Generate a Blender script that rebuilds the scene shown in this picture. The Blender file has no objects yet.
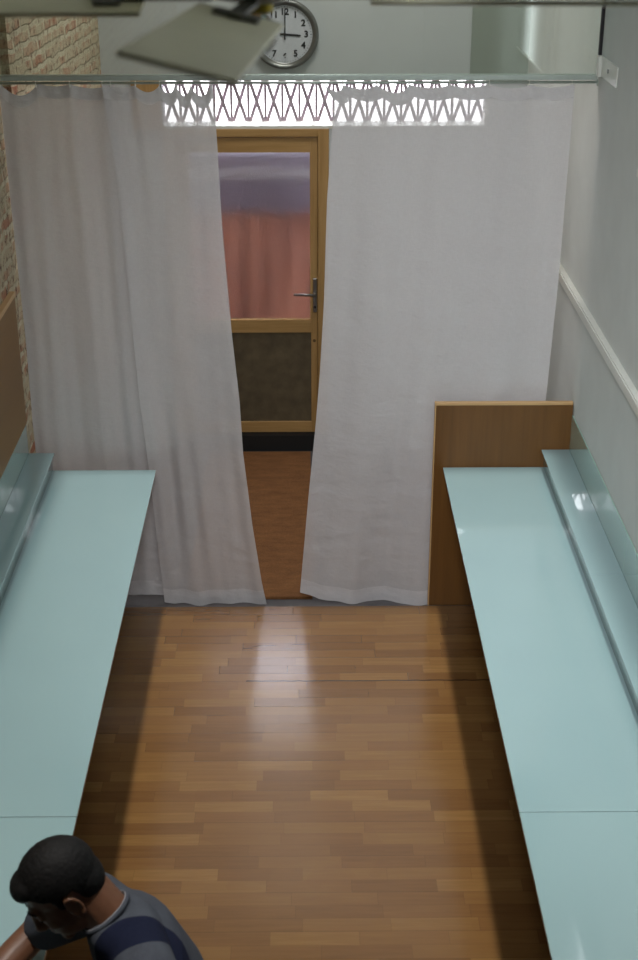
import bpy, bmesh, math, random
from mathutils import Vector, Matrix, noise
random.seed(4)
PI = math.pi
scene = bpy.context.scene
COL = scene.collection

# ------------------------------------------------------------------ helpers
def lin(c):
    c = c / 255.0
    return c / 12.92 if c <= 0.04045 else ((c + 0.055) / 1.055) ** 2.4
def rgb(r, g, b): return (lin(r), lin(g), lin(b), 1.0)

def tag(o, label=None, cat=None, group=None, kind=None):
    if label: o['label'] = label
    if cat: o['category'] = cat
    if group: o['group'] = group
    if kind: o['kind'] = kind
    return o

def empty(name, loc=(0, 0, 0), parent=None, rotz=0):
    o = bpy.data.objects.new(name, None); COL.objects.link(o)
    o.location = loc; o.rotation_euler = (0, 0, rotz)
    o.empty_display_size = 0.05
    if parent: o.parent = parent
    return o

def obj(name, bm, m, parent=None, smooth=False, bevel=0):
    me = bpy.data.meshes.new(name)
    bmesh.ops.recalc_face_normals(bm, faces=bm.faces[:])
    if smooth:
        for f in bm.faces: f.smooth = True
    bm.to_mesh(me); bm.free()
    if m: me.materials.append(m)
    o = bpy.data.objects.new(name, me); COL.objects.link(o)
    if parent: o.parent = parent
    if bevel:
        b = o.modifiers.new('bevel', 'BEVEL'); b.width = bevel; b.segments = 2
        b.limit_method = 'ANGLE'
    return o

def wobj(name, bm, m, parent, **k):
    """bm is in world coordinates; the parent may be anywhere."""
    if parent is not None:
        bpy.context.view_layer.update()
        bmesh.ops.transform(bm, matrix=parent.matrix_world.inverted(), verts=bm.verts[:])
    return obj(name, bm, m, parent, **k)

def box(bm, x0, x1, y0, y1, z0, z1):
    r = bmesh.ops.create_cube(bm, size=1)
    for v in r['verts']:
        v.co = Vector(((x0 + x1) / 2 + v.co.x * (x1 - x0), (y0 + y1) / 2 + v.co.y * (y1 - y0), (z0 + z1) / 2 + v.co.z * (z1 - z0)))
    return r['verts']
def B(*a):
    bm = bmesh.new(); box(bm, *a); return bm

def cyl(bm, p, q, r, r2=None, seg=24):
    p = Vector(p); q = Vector(q); d = q - p
    res = bmesh.ops.create_cone(bm, cap_ends=True, segments=seg, radius1=r, radius2=r if r2 is None else r2, depth=d.length)
    M = Matrix.Translation((p + q) / 2) @ d.to_track_quat('Z', 'Y').to_matrix().to_4x4()
    bmesh.ops.transform(bm, matrix=M, verts=res['verts'])
    return res['verts']
_US = {}
def unit(seg):
    if seg not in _US:
        b = bmesh.new(); bmesh.ops.create_uvsphere(b, u_segments=seg, v_segments=max(6, seg // 2), radius=1)
        b.verts.index_update()
        _US[seg] = ([v.co.copy() for v in b.verts], [tuple(v.index for v in f.verts) for f in b.faces]); b.free()
    return _US[seg]
class Blob:
    """fast collector of overlapping ellipsoids for a voxel remesh"""
    def __init__(s): s.v = []; s.f = []
    def add(s, M_, seg):
        vs, fs = unit(seg); o = len(s.v)
        s.v += [M_ @ v for v in vs]; s.f += [tuple(i + o for i in f) for f in fs]
    def to_mesh(s, me): me.from_pydata(s.v, [], s.f)
    def free(s): pass
def sph(bm, c, r, seg=16, scale=(1, 1, 1)):
    res = bmesh.ops.create_uvsphere(bm, u_segments=seg, v_segments=max(6, seg // 2), radius=r)
    for v in res['verts']:
        v.co = Vector((v.co.x * scale[0] + c[0], v.co.y * scale[1] + c[1], v.co.z * scale[2] + c[2]))
    return res['verts']
def lathe(bm, prof, axis_o, M=None, seg=48):
    rings = []
    for r, h in prof:
        ring = []
        for i in range(seg):
            a = 2 * PI * i / seg
            co = Vector((r * math.cos(a), r * math.sin(a), h))
            if M: co = M @ co
            ring.append(bm.verts.new(co + Vector(axis_o)))
        rings.append(ring)
    for a, b in zip(rings, rings[1:]):
        for i in range(seg):
            bm.faces.new((a[i], a[(i + 1) % seg], b[(i + 1) % seg], b[i]))
    for ring in (rings[0], rings[-1]):
        try: bm.faces.new(ring)
        except ValueError: pass

# ------------------------------------------------------------------ materials
class NT:
    def __init__(s, name):
        s.m = bpy.data.materials.new(name); s.m.use_nodes = True
        s.t = s.m.node_tree; s.n = s.t.nodes; s.l = s.t.links
        s.bsdf = s.n['Principled BSDF']; s.out = s.n['Material Output']
    def add(s, t, **k):
        n = s.n.new(t)
        for a, v in k.items():
            if a.startswith('i_'): n.inputs[a[2:].replace('_', ' ')].default_value = v
            else: setattr(n, a, v)
        return n
    def link(s, a, b): s.l.new(a, b)
    def math(s, op, a, b=None, c=None):
        n = s.n.new('ShaderNodeMath'); n.operation = op
        for i, v in enumerate((a, b, c)):
            if v is None: continue
            if isinstance(v, (int, float)): n.inputs[i].default_value = v
            else: s.l.new(v, n.inputs[i])
        return n.outputs[0]
    def mixc(s, f, a, b, mode='MIX'):
        n = s.n.new('ShaderNodeMix'); n.data_type = 'RGBA'; n.blend_type = mode
        for i, v in ((0, f), (6, a), (7, b)):
            if isinstance(v, (int, float, tuple)): n.inputs[i].default_value = v
            else: s.l.new(v, n.inputs[i])
        return n.outputs[2]
    def ramp(s, f, pts):
        n = s.n.new('ShaderNodeValToRGB'); cr = n.color_ramp
        while len(cr.elements) < len(pts): cr.elements.new(0.5)
        for e, (p, c) in zip(cr.elements, pts): e.position = p; e.color = c
        s.l.new(f, n.inputs[0]); return n.outputs[0]
    def coord(s, kind='Object'):
        return s.n.new('ShaderNodeTexCoord').outputs[kind]
    def noise(s, vec, scale, detail=4, rough=0.5):
        n = s.n.new('ShaderNodeTexNoise'); n.inputs['Scale'].default_value = scale
        n.inputs['Detail'].default_value = detail; n.inputs['Roughness'].default_value = rough
        if vec is not None: s.l.new(vec, n.inputs['Vector'])
        return n.outputs[0]
    def mapv(s, vec, scale=(1, 1, 1), loc=(0, 0, 0)):
        n = s.n.new('ShaderNodeMapping'); n.inputs['Scale'].default_value = scale; n.inputs['Location'].default_value = loc
        s.l.new(vec, n.inputs['Vector']); return n.outputs[0]
    def bump(s, h, strength=0.3, dist=0.01):
        n = s.n.new('ShaderNodeBump'); n.inputs['Strength'].default_value = strength; n.inputs['Distance'].default_value = dist
        s.l.new(h, n.inputs['Height']); s.l.new(n.outputs[0], s.bsdf.inputs['Normal'])

def simple(name, c, rough=0.5, metal=0.0, noise_amt=0.06, nscale=20, coat=0, spec=None, bump=0):
    t = NT(name); b = t.bsdf
    v = t.coord()
    n = t.noise(v, nscale)
    lo = tuple(x * (1 - noise_amt) for x in c[:3]) + (1,)
    hi = tuple(min(1, x * (1 + noise_amt)) for x in c[:3]) + (1,)
    t.link(t.ramp(n, [(0.3, lo), (0.7, hi)]), b.inputs['Base Color'])
    b.inputs['Roughness'].default_value = rough; b.inputs['Metallic'].default_value = metal
    if coat:
        b.inputs['Coat Weight'].default_value = coat; b.inputs['Coat Roughness'].default_value = 0.03
    if spec is not None: b.inputs['Specular IOR Level'].default_value = spec
    if bump: t.bump(n, bump, 0.003)
    return t.m

M = {}
M['plaster'] = simple('white_plaster', rgb(200, 204, 200), 0.75, noise_amt=0.03, nscale=6, bump=0.15)
M['plaster_green'] = simple('greenish_plaster', rgb(150, 158, 148), 0.7, noise_amt=0.03, nscale=6)
M['front'] = simple('greyish_plaster', rgb(198, 202, 202), 0.75, noise_amt=0.03, nscale=6)
M['ceiling'] = simple('ceiling_paint', rgb(215, 215, 210), 0.8, noise_amt=0.02, nscale=4)
M['duct'] = simple('white_plastic', rgb(215, 216, 208), 0.35, noise_amt=0.02)
M['steel'] = simple('brushed_steel', rgb(150, 148, 145), 0.35, 1.0, 0.05, 60)
M['darkmetal'] = simple('dark_metal', rgb(60, 58, 60), 0.5, 0.8, 0.05, 60)
M['gate'] = simple('grey_painted_iron', rgb(172, 156, 166), 0.5, 0.2, 0.08, 40)
M['rail'] = simple('grey_green_aluminium', rgb(185, 195, 187), 0.4, 0.4, 0.05, 30)
M['black'] = simple('black_rubber', rgb(22, 22, 22), 0.6)
M['shirt_white'] = simple('pale_piping', rgb(128, 128, 132), 0.8)
M['skin'] = simple('skin', rgb(98, 65, 46), 0.5, noise_amt=0.12, nscale=25, bump=0.05)
M['hair'] = None
M['trousers'] = simple('dark_denim', rgb(38, 42, 55), 0.9, noise_amt=0.15, nscale=80)
M['shoe'] = simple('dark_shoe', rgb(30, 28, 28), 0.6)
M['sole'] = simple('pale_sole', rgb(160, 158, 150), 0.7)
M['brass'] = simple('brass', rgb(200, 180, 70), 0.35, 0.8)
M['fan'] = simple('cream_fan_enamel', rgb(222, 220, 190), 0.45, noise_amt=0.05, nscale=10)
M['fan_arm'] = simple('fan_arm_metal', rgb(92, 92, 84), 0.4, 0.5)
M['fan_white'] = simple('white_fan_enamel', rgb(150, 155, 145), 0.4, noise_amt=0.03)
M['clock_face'] = simple('clock_face', rgb(205, 208, 214), 0.5, noise_amt=0.01)
M['clock_rim'] = simple('clock_rim_silver', rgb(125, 125, 122), 0.3, 0.7, 0.05, 30)
M['ink'] = simple('black_ink', rgb(18, 18, 22), 0.6, noise_amt=0)
M['asphalt'] = simple('pale_pavement', rgb(205, 200, 200), 0.9, noise_amt=0.08, nscale=2)
M['shutterbox'] = simple('grey_shutter_box', rgb(105, 95, 108), 0.6)
M['underfloor'] = simple('grey_cement', rgb(92, 90, 92), 0.85, noise_amt=0.1, nscale=30)

def mk_hair():
    t = NT('short_black_hair')
    v = t.coord(); n = t.noise(t.mapv(v, (1, 1, 1)), 160, 3)
    t.link(t.ramp(n, [(0.3, rgb(5, 5, 6)), (0.75, rgb(20, 18, 18))]), t.bsdf.inputs['Base Color'])
    t.bsdf.inputs['Roughness'].default_value = 0.7; t.bsdf.inputs['Specular IOR Level'].default_value = 0.25
    t.bump(n, 0.5, 0.002); return t.m
M['hair'] = mk_hair()

def mk_glasspaint():
    t = NT('back_painted_mint_glass'); b = t.bsdf
    v = t.coord(); n = t.noise(v, 1.5, 2)
    t.link(t.ramp(n, [(0.3, rgb(130, 157, 161)), (0.7, rgb(134, 161, 164))]), b.inputs['Base Color'])
    b.inputs['Roughness'].default_value = 0.25
    b.inputs['Coat Weight'].default_value = 1.0; b.inputs['Coat Roughness'].default_value = 0.02
    b.inputs['Coat IOR'].default_value = 1.6
    return t.m
M['mint'] = mk_glasspaint()
M['mint_edge'] = simple('green_glass_edge', rgb(58, 92, 84), 0.15, coat=1)

def mk_splash():
    # clear-coated pale green glass against the wall, strongly mirroring
    t = NT('green_splash_glass'); b = t.bsdf
    v = t.coord(); n = t.noise(v, 1.2, 2)
    t.link(t.ramp(n, [(0.3, rgb(140, 172, 160)), (0.7, rgb(146, 178, 166))]), b.inputs['Base Color'])
    b.inputs['Roughness'].default_value = 0.1
    b.inputs['Metallic'].default_value = 0.0
    b.inputs['Coat Weight'].default_value = 1.0; b.inputs['Coat Roughness'].default_value = 0.01
    b.inputs['Coat IOR'].default_value = 2.3
    return t.m
M['splash'] = mk_splash()

def mk_wood(name, c0, c1, axis=2, ring=14, rough=0.45, knots=False):
    t = NT(name); v = t.coord()
    sc = [ring, ring, ring]; sc[axis] = ring * 0.06
    n1 = t.noise(t.mapv(v, tuple(sc)), 1.5, 6, 0.6)
    sc2 = [ring * 5, ring * 5, ring * 5]; sc2[axis] = ring * 0.25
    n2 = t.noise(t.mapv(v, tuple(sc2)), 1.5, 3, 0.6)
    f = t.math('ADD', t.math('MULTIPLY', n1, 0.65), t.math('MULTIPLY', n2, 0.35))
    col = t.ramp(f, [(0.32, c0), (0.68, c1)])
    if knots:
        vo = t.add('ShaderNodeTexVoronoi'); vo.inputs['Scale'].default_value = 5.5
        t.link(v, vo.inputs['Vector'])
        k = t.math('LESS_THAN', vo.outputs['Distance'], 0.075)
        col = t.mixc(k, col, tuple(x * 0.35 for x in c0[:3]) + (1,))
    t.link(col, t.bsdf.inputs['Base Color'])
    t.bsdf.inputs['Roughness'].default_value = rough
    t.bump(n2, 0.08, 0.002)
    return t.m
M['pine'] = mk_wood('knotty_pine_frame', rgb(156, 120, 68), rgb(188, 152, 98), 2, 12, knots=True)
M['pine_h'] = mk_wood('knotty_pine_rail', rgb(156, 120, 68), rgb(188, 152, 98), 0, 12, knots=True)
M['panelwood'] = mk_wood('stained_panel_board', rgb(92, 60, 22), rgb(114, 76, 32), 2, 9)
M['panelwall'] = mk_wood('stained_wall_board', rgb(122, 86, 36), rgb(136, 98, 44), 1, 4)
M['paleedge'] = mk_wood('pale_board_edge', rgb(188, 152, 108), rgb(206, 172, 126), 1, 10)
M['paleedge_x'] = mk_wood('pale_board_top', rgb(178, 140, 92), rgb(200, 164, 116), 0, 10)
M['stoolwood'] = mk_wood('beech_stool', rgb(160, 118, 74), rgb(190, 150, 100), 0, 12)
M['core'] = mk_wood('dark_core_board', rgb(70, 45, 24), rgb(90, 60, 34), 1, 10)

def mk_parquet():
    t = NT('oak_strip_parquet'); v = t.coord()
    s = t.add('ShaderNodeSeparateXYZ'); t.link(v, s.inputs[0])
    x, y = s.outputs[0], s.outputs[1]
    W = 0.066; L = 0.31
    row = t.math('FLOOR', t.math('DIVIDE', y, W))
    wn = t.add('ShaderNodeTexWhiteNoise', noise_dimensions='1D'); t.link(row, wn.inputs['W'])
    xo = t.math('ADD', t.math('DIVIDE', x, L), t.math('MULTIPLY', wn.outputs[0], 7.0))
    col = t.math('FLOOR', xo)
    cv = t.add('ShaderNodeCombineXYZ'); t.link(row, cv.inputs[0]); t.link(col, cv.inputs[1])
    wn2 = t.add('ShaderNodeTexWhiteNoise', noise_dimensions='2D'); t.link(cv.outputs[0], wn2.inputs['Vector'])
    off = t.add('ShaderNodeVectorMath', operation='MULTIPLY'); t.link(wn2.outputs['Color'], off.inputs[0]); off.inputs[1].default_value = (9, 9, 9)
    vv = t.add('ShaderNodeVectorMath', operation='ADD'); t.link(v, vv.inputs[0]); t.link(off.outputs[0], vv.inputs[1])
    g1 = t.noise(t.mapv(vv.outputs[0], (2.2, 30, 1)), 2.0, 5, 0.6)
    g2 = t.noise(t.mapv(vv.outputs[0], (6, 140, 1)), 2.0, 3, 0.6)
    tone = t.math('ADD', t.math('MULTIPLY', wn2.outputs[0], 0.42), t.math('ADD', t.math('MULTIPLY', g1, 0.46), t.math('MULTIPLY', g2, 0.12)))
    c = t.ramp(tone, [(0.12, rgb(88, 60, 32)), (0.45, rgb(104, 74, 41)), (0.65, rgb(111, 81, 45)), (0.92, rgb(130, 99, 58))])
    fy = t.math('FRACT', t.math('DIVIDE', y, W)); fx = t.math('FRACT', xo)
    e1 = t.math('LESS_THAN', fy, 0.03); e2 = t.math('LESS_THAN', fx, 0.006)
    fb = t.math('FRACT', t.math('DIVIDE', y, W * 3)); e3 = t.math('LESS_THAN', fb, 0.025)
    e = t.math('MINIMUM', t.math('ADD', t.math('ADD', t.math('MULTIPLY', e1, 0.22), t.math('MULTIPLY', e2, 0.25)), t.math('MULTIPLY', e3, 0.12)), 1.0)
    # worn open joint across the aisle
    cr = t.math('ABSOLUTE', t.math('SUBTRACT', t.math('ADD', y, t.math('MULTIPLY', t.noise(t.mapv(v, (9, 1, 1)), 2, 2), 0.012)), 5.356))
    crm = t.math('MULTIPLY', t.math('LESS_THAN', cr, 0.005), t.math('GREATER_THAN', x, -0.27))
    e = t.math('MAXIMUM', e, t.math('MULTIPLY', crm, 0.75))
    big = t.noise(v, 1.3, 3)
    c = t.mixc(t.math('MULTIPLY', t.math('LESS_THAN', big, 0.42), 0.10), c, rgb(90, 58, 34))
    c = t.mixc(e, c, rgb(42, 25, 14))
    t.link(c, t.bsdf.inputs['Base Color'])
    t.link(t.math('ADD', 0.17, t.math('MULTIPLY', g1, 0.10)), t.bsdf.inputs['Roughness'])
    t.bsdf.inputs['Specular IOR Level'].default_value = 0.6; t.bsdf.inputs['Coat Weight'].default_value = 0.8; t.bsdf.inputs['Coat Roughness'].default_value = 0.17
    h = t.math('SUBTRACT', t.math('MULTIPLY', t.noise(t.mapv(v, (3, 14, 1)), 2, 2), 0.6), e)
    t.bump(h, 0.12, 0.004)
    return t.m
M['parquet'] = mk_parquet()

def mk_coir():
    t = NT('coir_matting'); v = t.coord()
    n = t.noise(v, 140, 4, 0.7); n2 = t.noise(t.mapv(v, (1, 3, 1)), 8, 3)
    f = t.math('ADD', t.math('MULTIPLY', n, 0.6), t.math('MULTIPLY', n2, 0.4))
    t.link(t.ramp(f, [(0.3, rgb(104, 66, 34)), (0.7, rgb(158, 108, 62))]), t.bsdf.inputs['Base Color'])
    t.bsdf.inputs['Roughness'].default_value = 0.95
    t.bump(n, 0.8, 0.01); return t.m
M['coir'] = mk_coir()

def mk_brick():
    t = NT('old_brick_and_mortar'); v = t.coord()
    s = t.add('ShaderNodeSeparateXYZ'); t.link(v, s.inputs[0])
    cb = t.add('ShaderNodeCombineXYZ'); t.link(s.outputs[1], cb.inputs[0]); t.link(s.outputs[2], cb.inputs[1])
    dn = t.add('ShaderNodeTexNoise'); dn.inputs['Scale'].default_value = 9; t.link(v, dn.inputs['Vector'])
    dm = t.add('ShaderNodeVectorMath', operation='MULTIPLY_ADD'); t.link(dn.outputs['Color'], dm.inputs[0])
    dm.inputs[1].default_value = (0.06, 0.045, 0); t.link(cb.outputs[0], dm.inputs[2])
    br = t.add('ShaderNodeTexBrick'); t.link(dm.outputs[0], br.inputs['Vector'])
    br.inputs['Scale'].default_value = 1.0; br.inputs['Brick Width'].default_value = 0.27; br.inputs['Row Height'].default_value = 0.066
    br.inputs['Mortar Size'].default_value = 0.016; br.inputs['Mortar Smooth'].default_value = 0.4
    br.inputs['Color1'].default_value = rgb(170, 112, 86); br.inputs['Color2'].default_value = rgb(188, 160, 132)
    br.inputs['Mortar'].default_value = rgb(205, 194, 168)
    n = t.noise(v, 26, 5, 0.7); n3 = t.noise(v, 7, 3)
    c = t.mixc(t.math('MULTIPLY', t.ramp(n3, [(0.40, (0, 0, 0, 1)), (0.52, (1, 1, 1, 1))]), 0.85), br.outputs['Color'], rgb(190, 178, 150))
    c = t.mixc(t.ramp(n, [(0.33, (1, 1, 1, 1)), (0.47, (0, 0, 0, 1))]), c, rgb(98, 62, 44))
    t.link(c, t.bsdf.inputs['Base Color']); t.bsdf.inputs['Roughness'].default_value = 0.95
    h = t.math('SUBTRACT', t.math('MULTIPLY', n, 0.6), t.math('MULTIPLY', br.outputs['Fac'], 0.5))
    t.bump(h, 0.7, 0.03); return t.m
M['brick'] = mk_brick()

def mk_curtain(name, transp, transl, col=(218, 214, 214)):
    t = NT(name); v = t.coord(); t.n.remove(t.bsdf)
    n = t.noise(t.mapv(v, (400, 400, 40)), 1.0, 2); n2 = t.noise(t.mapv(v, (40, 40, 400)), 1.0, 2)
    f = t.math('ADD', t.math('MULTIPLY', n, 0.5), t.math('MULTIPLY', n2, 0.5))
    c = rgb(*col)
    cc = t.ramp(f, [(0.35, tuple(x * 0.93 for x in c[:3]) + (1,)), (0.65, c)])
    d = t.add('ShaderNodeBsdfDiffuse'); t.link(cc, d.inputs[0])
    tl = t.add('ShaderNodeBsdfTranslucent'); t.link(cc, tl.inputs[0])
    tr = t.add('ShaderNodeBsdfTransparent')
    m1 = t.add('ShaderNodeMixShader'); m1.inputs[0].default_value = transl; t.link(d.outputs[0], m1.inputs[1]); t.link(tl.outputs[0], m1.inputs[2])
    m2 = t.add('ShaderNodeMixShader'); m2.inputs[0].default_value = transp; t.link(m1.outputs[0], m2.inputs[1]); t.link(tr.outputs[0], m2.inputs[2])
    # creases: ironing folds as real bump
    b = t.add('ShaderNodeBump'); b.inputs['Strength'].default_value = 0.5; b.inputs['Distance'].default_value = 0.025
    t.link(t.noise(t.mapv(v, (1, 1, 1.8)), 6, 4, 0.6), b.inputs['Height'])
    t.link(b.outputs[0], d.inputs['Normal']); t.link(b.outputs[0], tl.inputs['Normal'])
    t.link(m2.outputs[0], t.out.inputs[0]); return t.m
M['curtain'] = mk_curtain('sheer_white_cloth', 0.19, 0.14)
M['curtain_hem'] = mk_curtain('doubled_white_cloth', 0.03, 0.07)

def mk_pane():
    t = NT('clear_partition_glass'); t.n.remove(t.bsdf)
    g = t.add('ShaderNodeBsdfGlossy'); g.inputs['Roughness'].default_value = 0.01; g.inputs['Color'].default_value = (0.9, 0.97, 0.93, 1)
    tr = t.add('ShaderNodeBsdfTransparent'); tr.inputs[0].default_value = (0.93, 0.96, 0.94, 1)
    fr = t.add('ShaderNodeFresnel'); fr.inputs[0].default_value = 1.9
    m = t.add('ShaderNodeMixShader'); t.link(fr.outputs[0], m.inputs[0]); t.link(tr.outputs[0], m.inputs[1]); t.link(g.outputs[0], m.inputs[2])
    t.link(m.outputs[0], t.out.inputs[0]); return t.m
M['pane'] = mk_pane()
def mk_frost():
    t = NT('frosted_door_glass'); t.n.remove(t.bsdf)
    v = t.coord()
    g = t.add('ShaderNodeBsdfRefraction'); g.inputs['IOR'].default_value = 1.3; g.inputs['Roughness'].default_value = 0.42
    g.inputs['Color'].default_value = (0.8, 0.8, 0.84, 1)
    gl = t.add('ShaderNodeBsdfGlossy'); gl.inputs['Roughness'].default_value = 0.15
    b = t.add('ShaderNodeBump'); b.inputs['Strength'].default_value = 0.4; b.inputs['Distance'].default_value = 0.006
    t.link(t.noise(v, 150, 3), b.inputs['Height'])
    t.link(b.outputs[0], gl.inputs['Normal']); t.link(b.outputs[0], g.inputs['Normal'])
    m = t.add('ShaderNodeMixShader'); m.inputs[0].default_value = 0.08
    t.link(g.outputs[0], m.inputs[1]); t.link(gl.outputs[0], m.inputs[2]); t.link(m.outputs[0], t.out.inputs[0])
    return t.m
M['frost'] = mk_frost()
def mk_terra():
    t = NT('terracotta_slats'); v = t.coord()
    n = t.noise(t.mapv(v, (7, 1, 0.5)), 1.6, 2)
    t.link(t.ramp(n, [(0.35, rgb(118, 70, 56)), (0.65, rgb(204, 136, 108))]), t.bsdf.inputs['Base Color'])
    t.bsdf.inputs['Roughness'].default_value = 0.7; return t.m
M['terra'] = mk_terra()
M['olive'] = simple('dark_olive_panel', rgb(92, 80, 58), 0.75, noise_amt=0.25, nscale=14)
def mk_bulb():
    t = NT('clear_bulb_glass'); b = t.bsdf
    b.inputs['Transmission Weight'].default_value = 0.8; b.inputs['Roughness'].default_value = 0.12
    b.inputs['Base Color'].default_value = rgb(225, 230, 228); return t.m
M['bulb'] = mk_bulb()
def mk_glow():   # emission graded by position so the mirrored strip gets soft edges
    t = NT('graded_glow_cover'); b = t.bsdf
    sp = t.add('ShaderNodeSeparateXYZ'); t.link(t.coord(), sp.inputs[0])
    q = t.math('POWER', t.math('DIVIDE', t.math('ABSOLUTE', sp.outputs[1]), 0.19), 2.0)
    e = t.math('MULTIPLY', t.math('POWER', 2.718, t.math('MULTIPLY', q, -1.0)), 2.6)
    b.inputs['Base Color'].default_value = rgb(200, 205, 200)
    b.inputs['Emission Color'].default_value = (0.93, 0.97, 1, 1); t.link(e, b.inputs['Emission Strength'])
    return t.m
M['glow'] = mk_glow()

# ------------------------------------------------------------------ camera
PITCH = math.radians(24.84); YAW = math.asin(17 / 1542.8)
cam = bpy.data.cameras.new('camera'); co = bpy.data.objects.new('camera', cam); COL.objects.link(co)
cam.sensor_fit = 'VERTICAL'; cam.sensor_height = 36; cam.lens = 1400 / 960 * 36
co.location = (0, 0, 3.475)
co.rotation_euler = (PI / 2 - PITCH, 0, -YAW)
cam.clip_start = 0.05; cam.clip_end = 200
cam.dof.use_dof = True; cam.dof.focus_distance = 6.2; cam.dof.aperture_fstop = 5.0
scene.camera = co
H = 4.0           # ceiling
XR = 1.25; XL = -1.297; YP = 6.06; YD = 8.03; ZE = -0.03

# ------------------------------------------------------------------ setting
def struct(name, bm, m, parent=None, **k):
    o = wobj(name, bm, m, parent, **k)
    if parent is None: o['kind'] = 'structure'
    return o
struct('floor', B(XL - 0.1, XR + 0.1, -3.0, 6.02, -0.12, 0.0), M['parquet'])
o = struct('floor_entrance', B(-1.4, XR + 0.1, 6.02, 8.4, -0.17, ZE), M['underfloor'])
struct('wall_right', B(XR, XR + 0.15, -3.0, 8.2, -0.15, H), M['plaster'])
struct('wall_left', B(XL - 0.15, XL, -3.0, 6.22, -0.15, H), M['brick'])
bm = bmesh.new()   # the brick wall steps in behind the partition
vs = box(bm, XL - 0.15, XL + 0.0, 6.22, 8.2, -0.15, H)
for v in vs:
    if v.co.x > XL - 0.05: v.co.x = -1.262 if v.co.y < 7 else -1.11
struct('wall_left_entrance', bm, M['brick'])
struct('wall_back', B(XL - 0.15, XR + 0.15, -3.15, -3.0, -0.15, H), M['plaster'])
struct('ceiling', B(XL - 0.15, XR + 0.15, -3.15, 8.2, H, H + 0.1), M['ceiling'])
# wall with the door: pieces around door and transom
bm = bmesh.new()
box(bm, -1.2, 0.93, YD, YD + 0.14, 2.215, H)
box(bm, -1.2, -0.80, YD, YD + 0.14, -0.15, 2.215)
box(bm, 0.145, XR, YD, YD + 0.14, -0.15, 1.95)
box(bm, 1.045, XR, YD, YD + 0.14, 1.95, 2.215)
struct('wall_front', bm, M['front'])
struct('trim_1', B(0.93, XR, YD - 0.012, YD + 0.14, 2.215, H), M['plaster_green'])

# ---- door
d = empty('door_1', (-0.33, YD, ZE)); d['kind'] = 'structure'
Y0, Y1 = YD - 0.01, YD + 0.10
bm = bmesh.new(); box(bm, 0.082, 0.145, Y0, Y1, 0.08, 1.95); box(bm, 0.060, 0.082, YD + 0.047, Y1, 0.08, 1.905); box(bm, -0.80, -0.735, Y0, Y1, 0.08, 1.95)
wobj('door_frame', bm, M['pine'], d, bevel=0.003)
wobj('frame_head', B(-0.735, 0.082, Y0, Y1, 1.905, 1.95), M['pine_h'], d, bevel=0.003)
wobj('threshold', B(-0.80, 0.145, YD - 0.03, Y1, ZE, 0.078), M['black'], d)
leaf = wobj('door_leaf', B(-0.732, -0.66, YD + 0.005, YD + 0.045, 0.085, 1.90), M['pine'], d, bevel=0.002)
bm = bmesh.new(); box(bm, 0.042, 0.079, YD + 0.005, YD + 0.045, 0.085, 1.90); box(bm, 0.036, 0.045, YD + 0.0, YD + 0.012, 0.81, 1.815)
wobj('stile', bm, M['pine'], leaf)
for z0, z1 in ((0.085, 0.155), (0.735, 0.815), (1.815, 1.90)):
    wobj('rail', B(-0.66, 0.042, YD + 0.005, YD + 0.045, z0, z1), M['pine_h'], leaf, bevel=0.002)
wobj('lower_panel', B(-0.66, 0.042, YD + 0.018, YD + 0.032, 0.155, 0.735), M['olive'], leaf)
wobj('frosted_pane', B(-0.66, 0.042, YD + 0.022, YD + 0.024, 0.815, 1.815), M['frost'], leaf)
bm = bmesh.new(); box(bm, 0.053, 0.076, YD - 0.006, YD + 0.006, 0.865, 1.075)
hp = wobj('handle_plate', bm, M['steel'], d, bevel=0.004)
bm = bmesh.new(); cyl(bm, (0.064, YD - 0.004, 0.985), (0.064, YD - 0.05, 0.985), 0.009)
cyl(bm, (0.070, YD - 0.046, 0.985), (-0.055, YD - 0.052, 0.99), 0.009, 0.007); sph(bm, (-0.055, YD - 0.052, 0.99), 0.0075)
wobj('lever_handle', bm, M['steel'], hp, smooth=True)
bm = bmesh.new(); cyl(bm, (0.064, YD - 0.008, 0.90), (0.064, YD - 0.014, 0.90), 0.008)
wobj('keyhole', bm, M['darkmetal'], hp)

# ---- transom window
w = empty('window_1', (0.12, YD, 1.95)); w['kind'] = 'structure'
wobj('window_sill', B(-0.80, 1.045, YD - 0.004, YD + 0.14, 1.95, 1.966), M['duct'], w)
bm = bmesh.new(); box(bm, 1.025, 1.045, YD, YD + 0.1, 1.966, 2.215)
wobj('window_frame', bm, M['duct'], w)
wobj('window_post', B(-0.96, -0.80, YD - 0.03, YD + 0.1, 1.95, 2.24), M['pine'], w)

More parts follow.
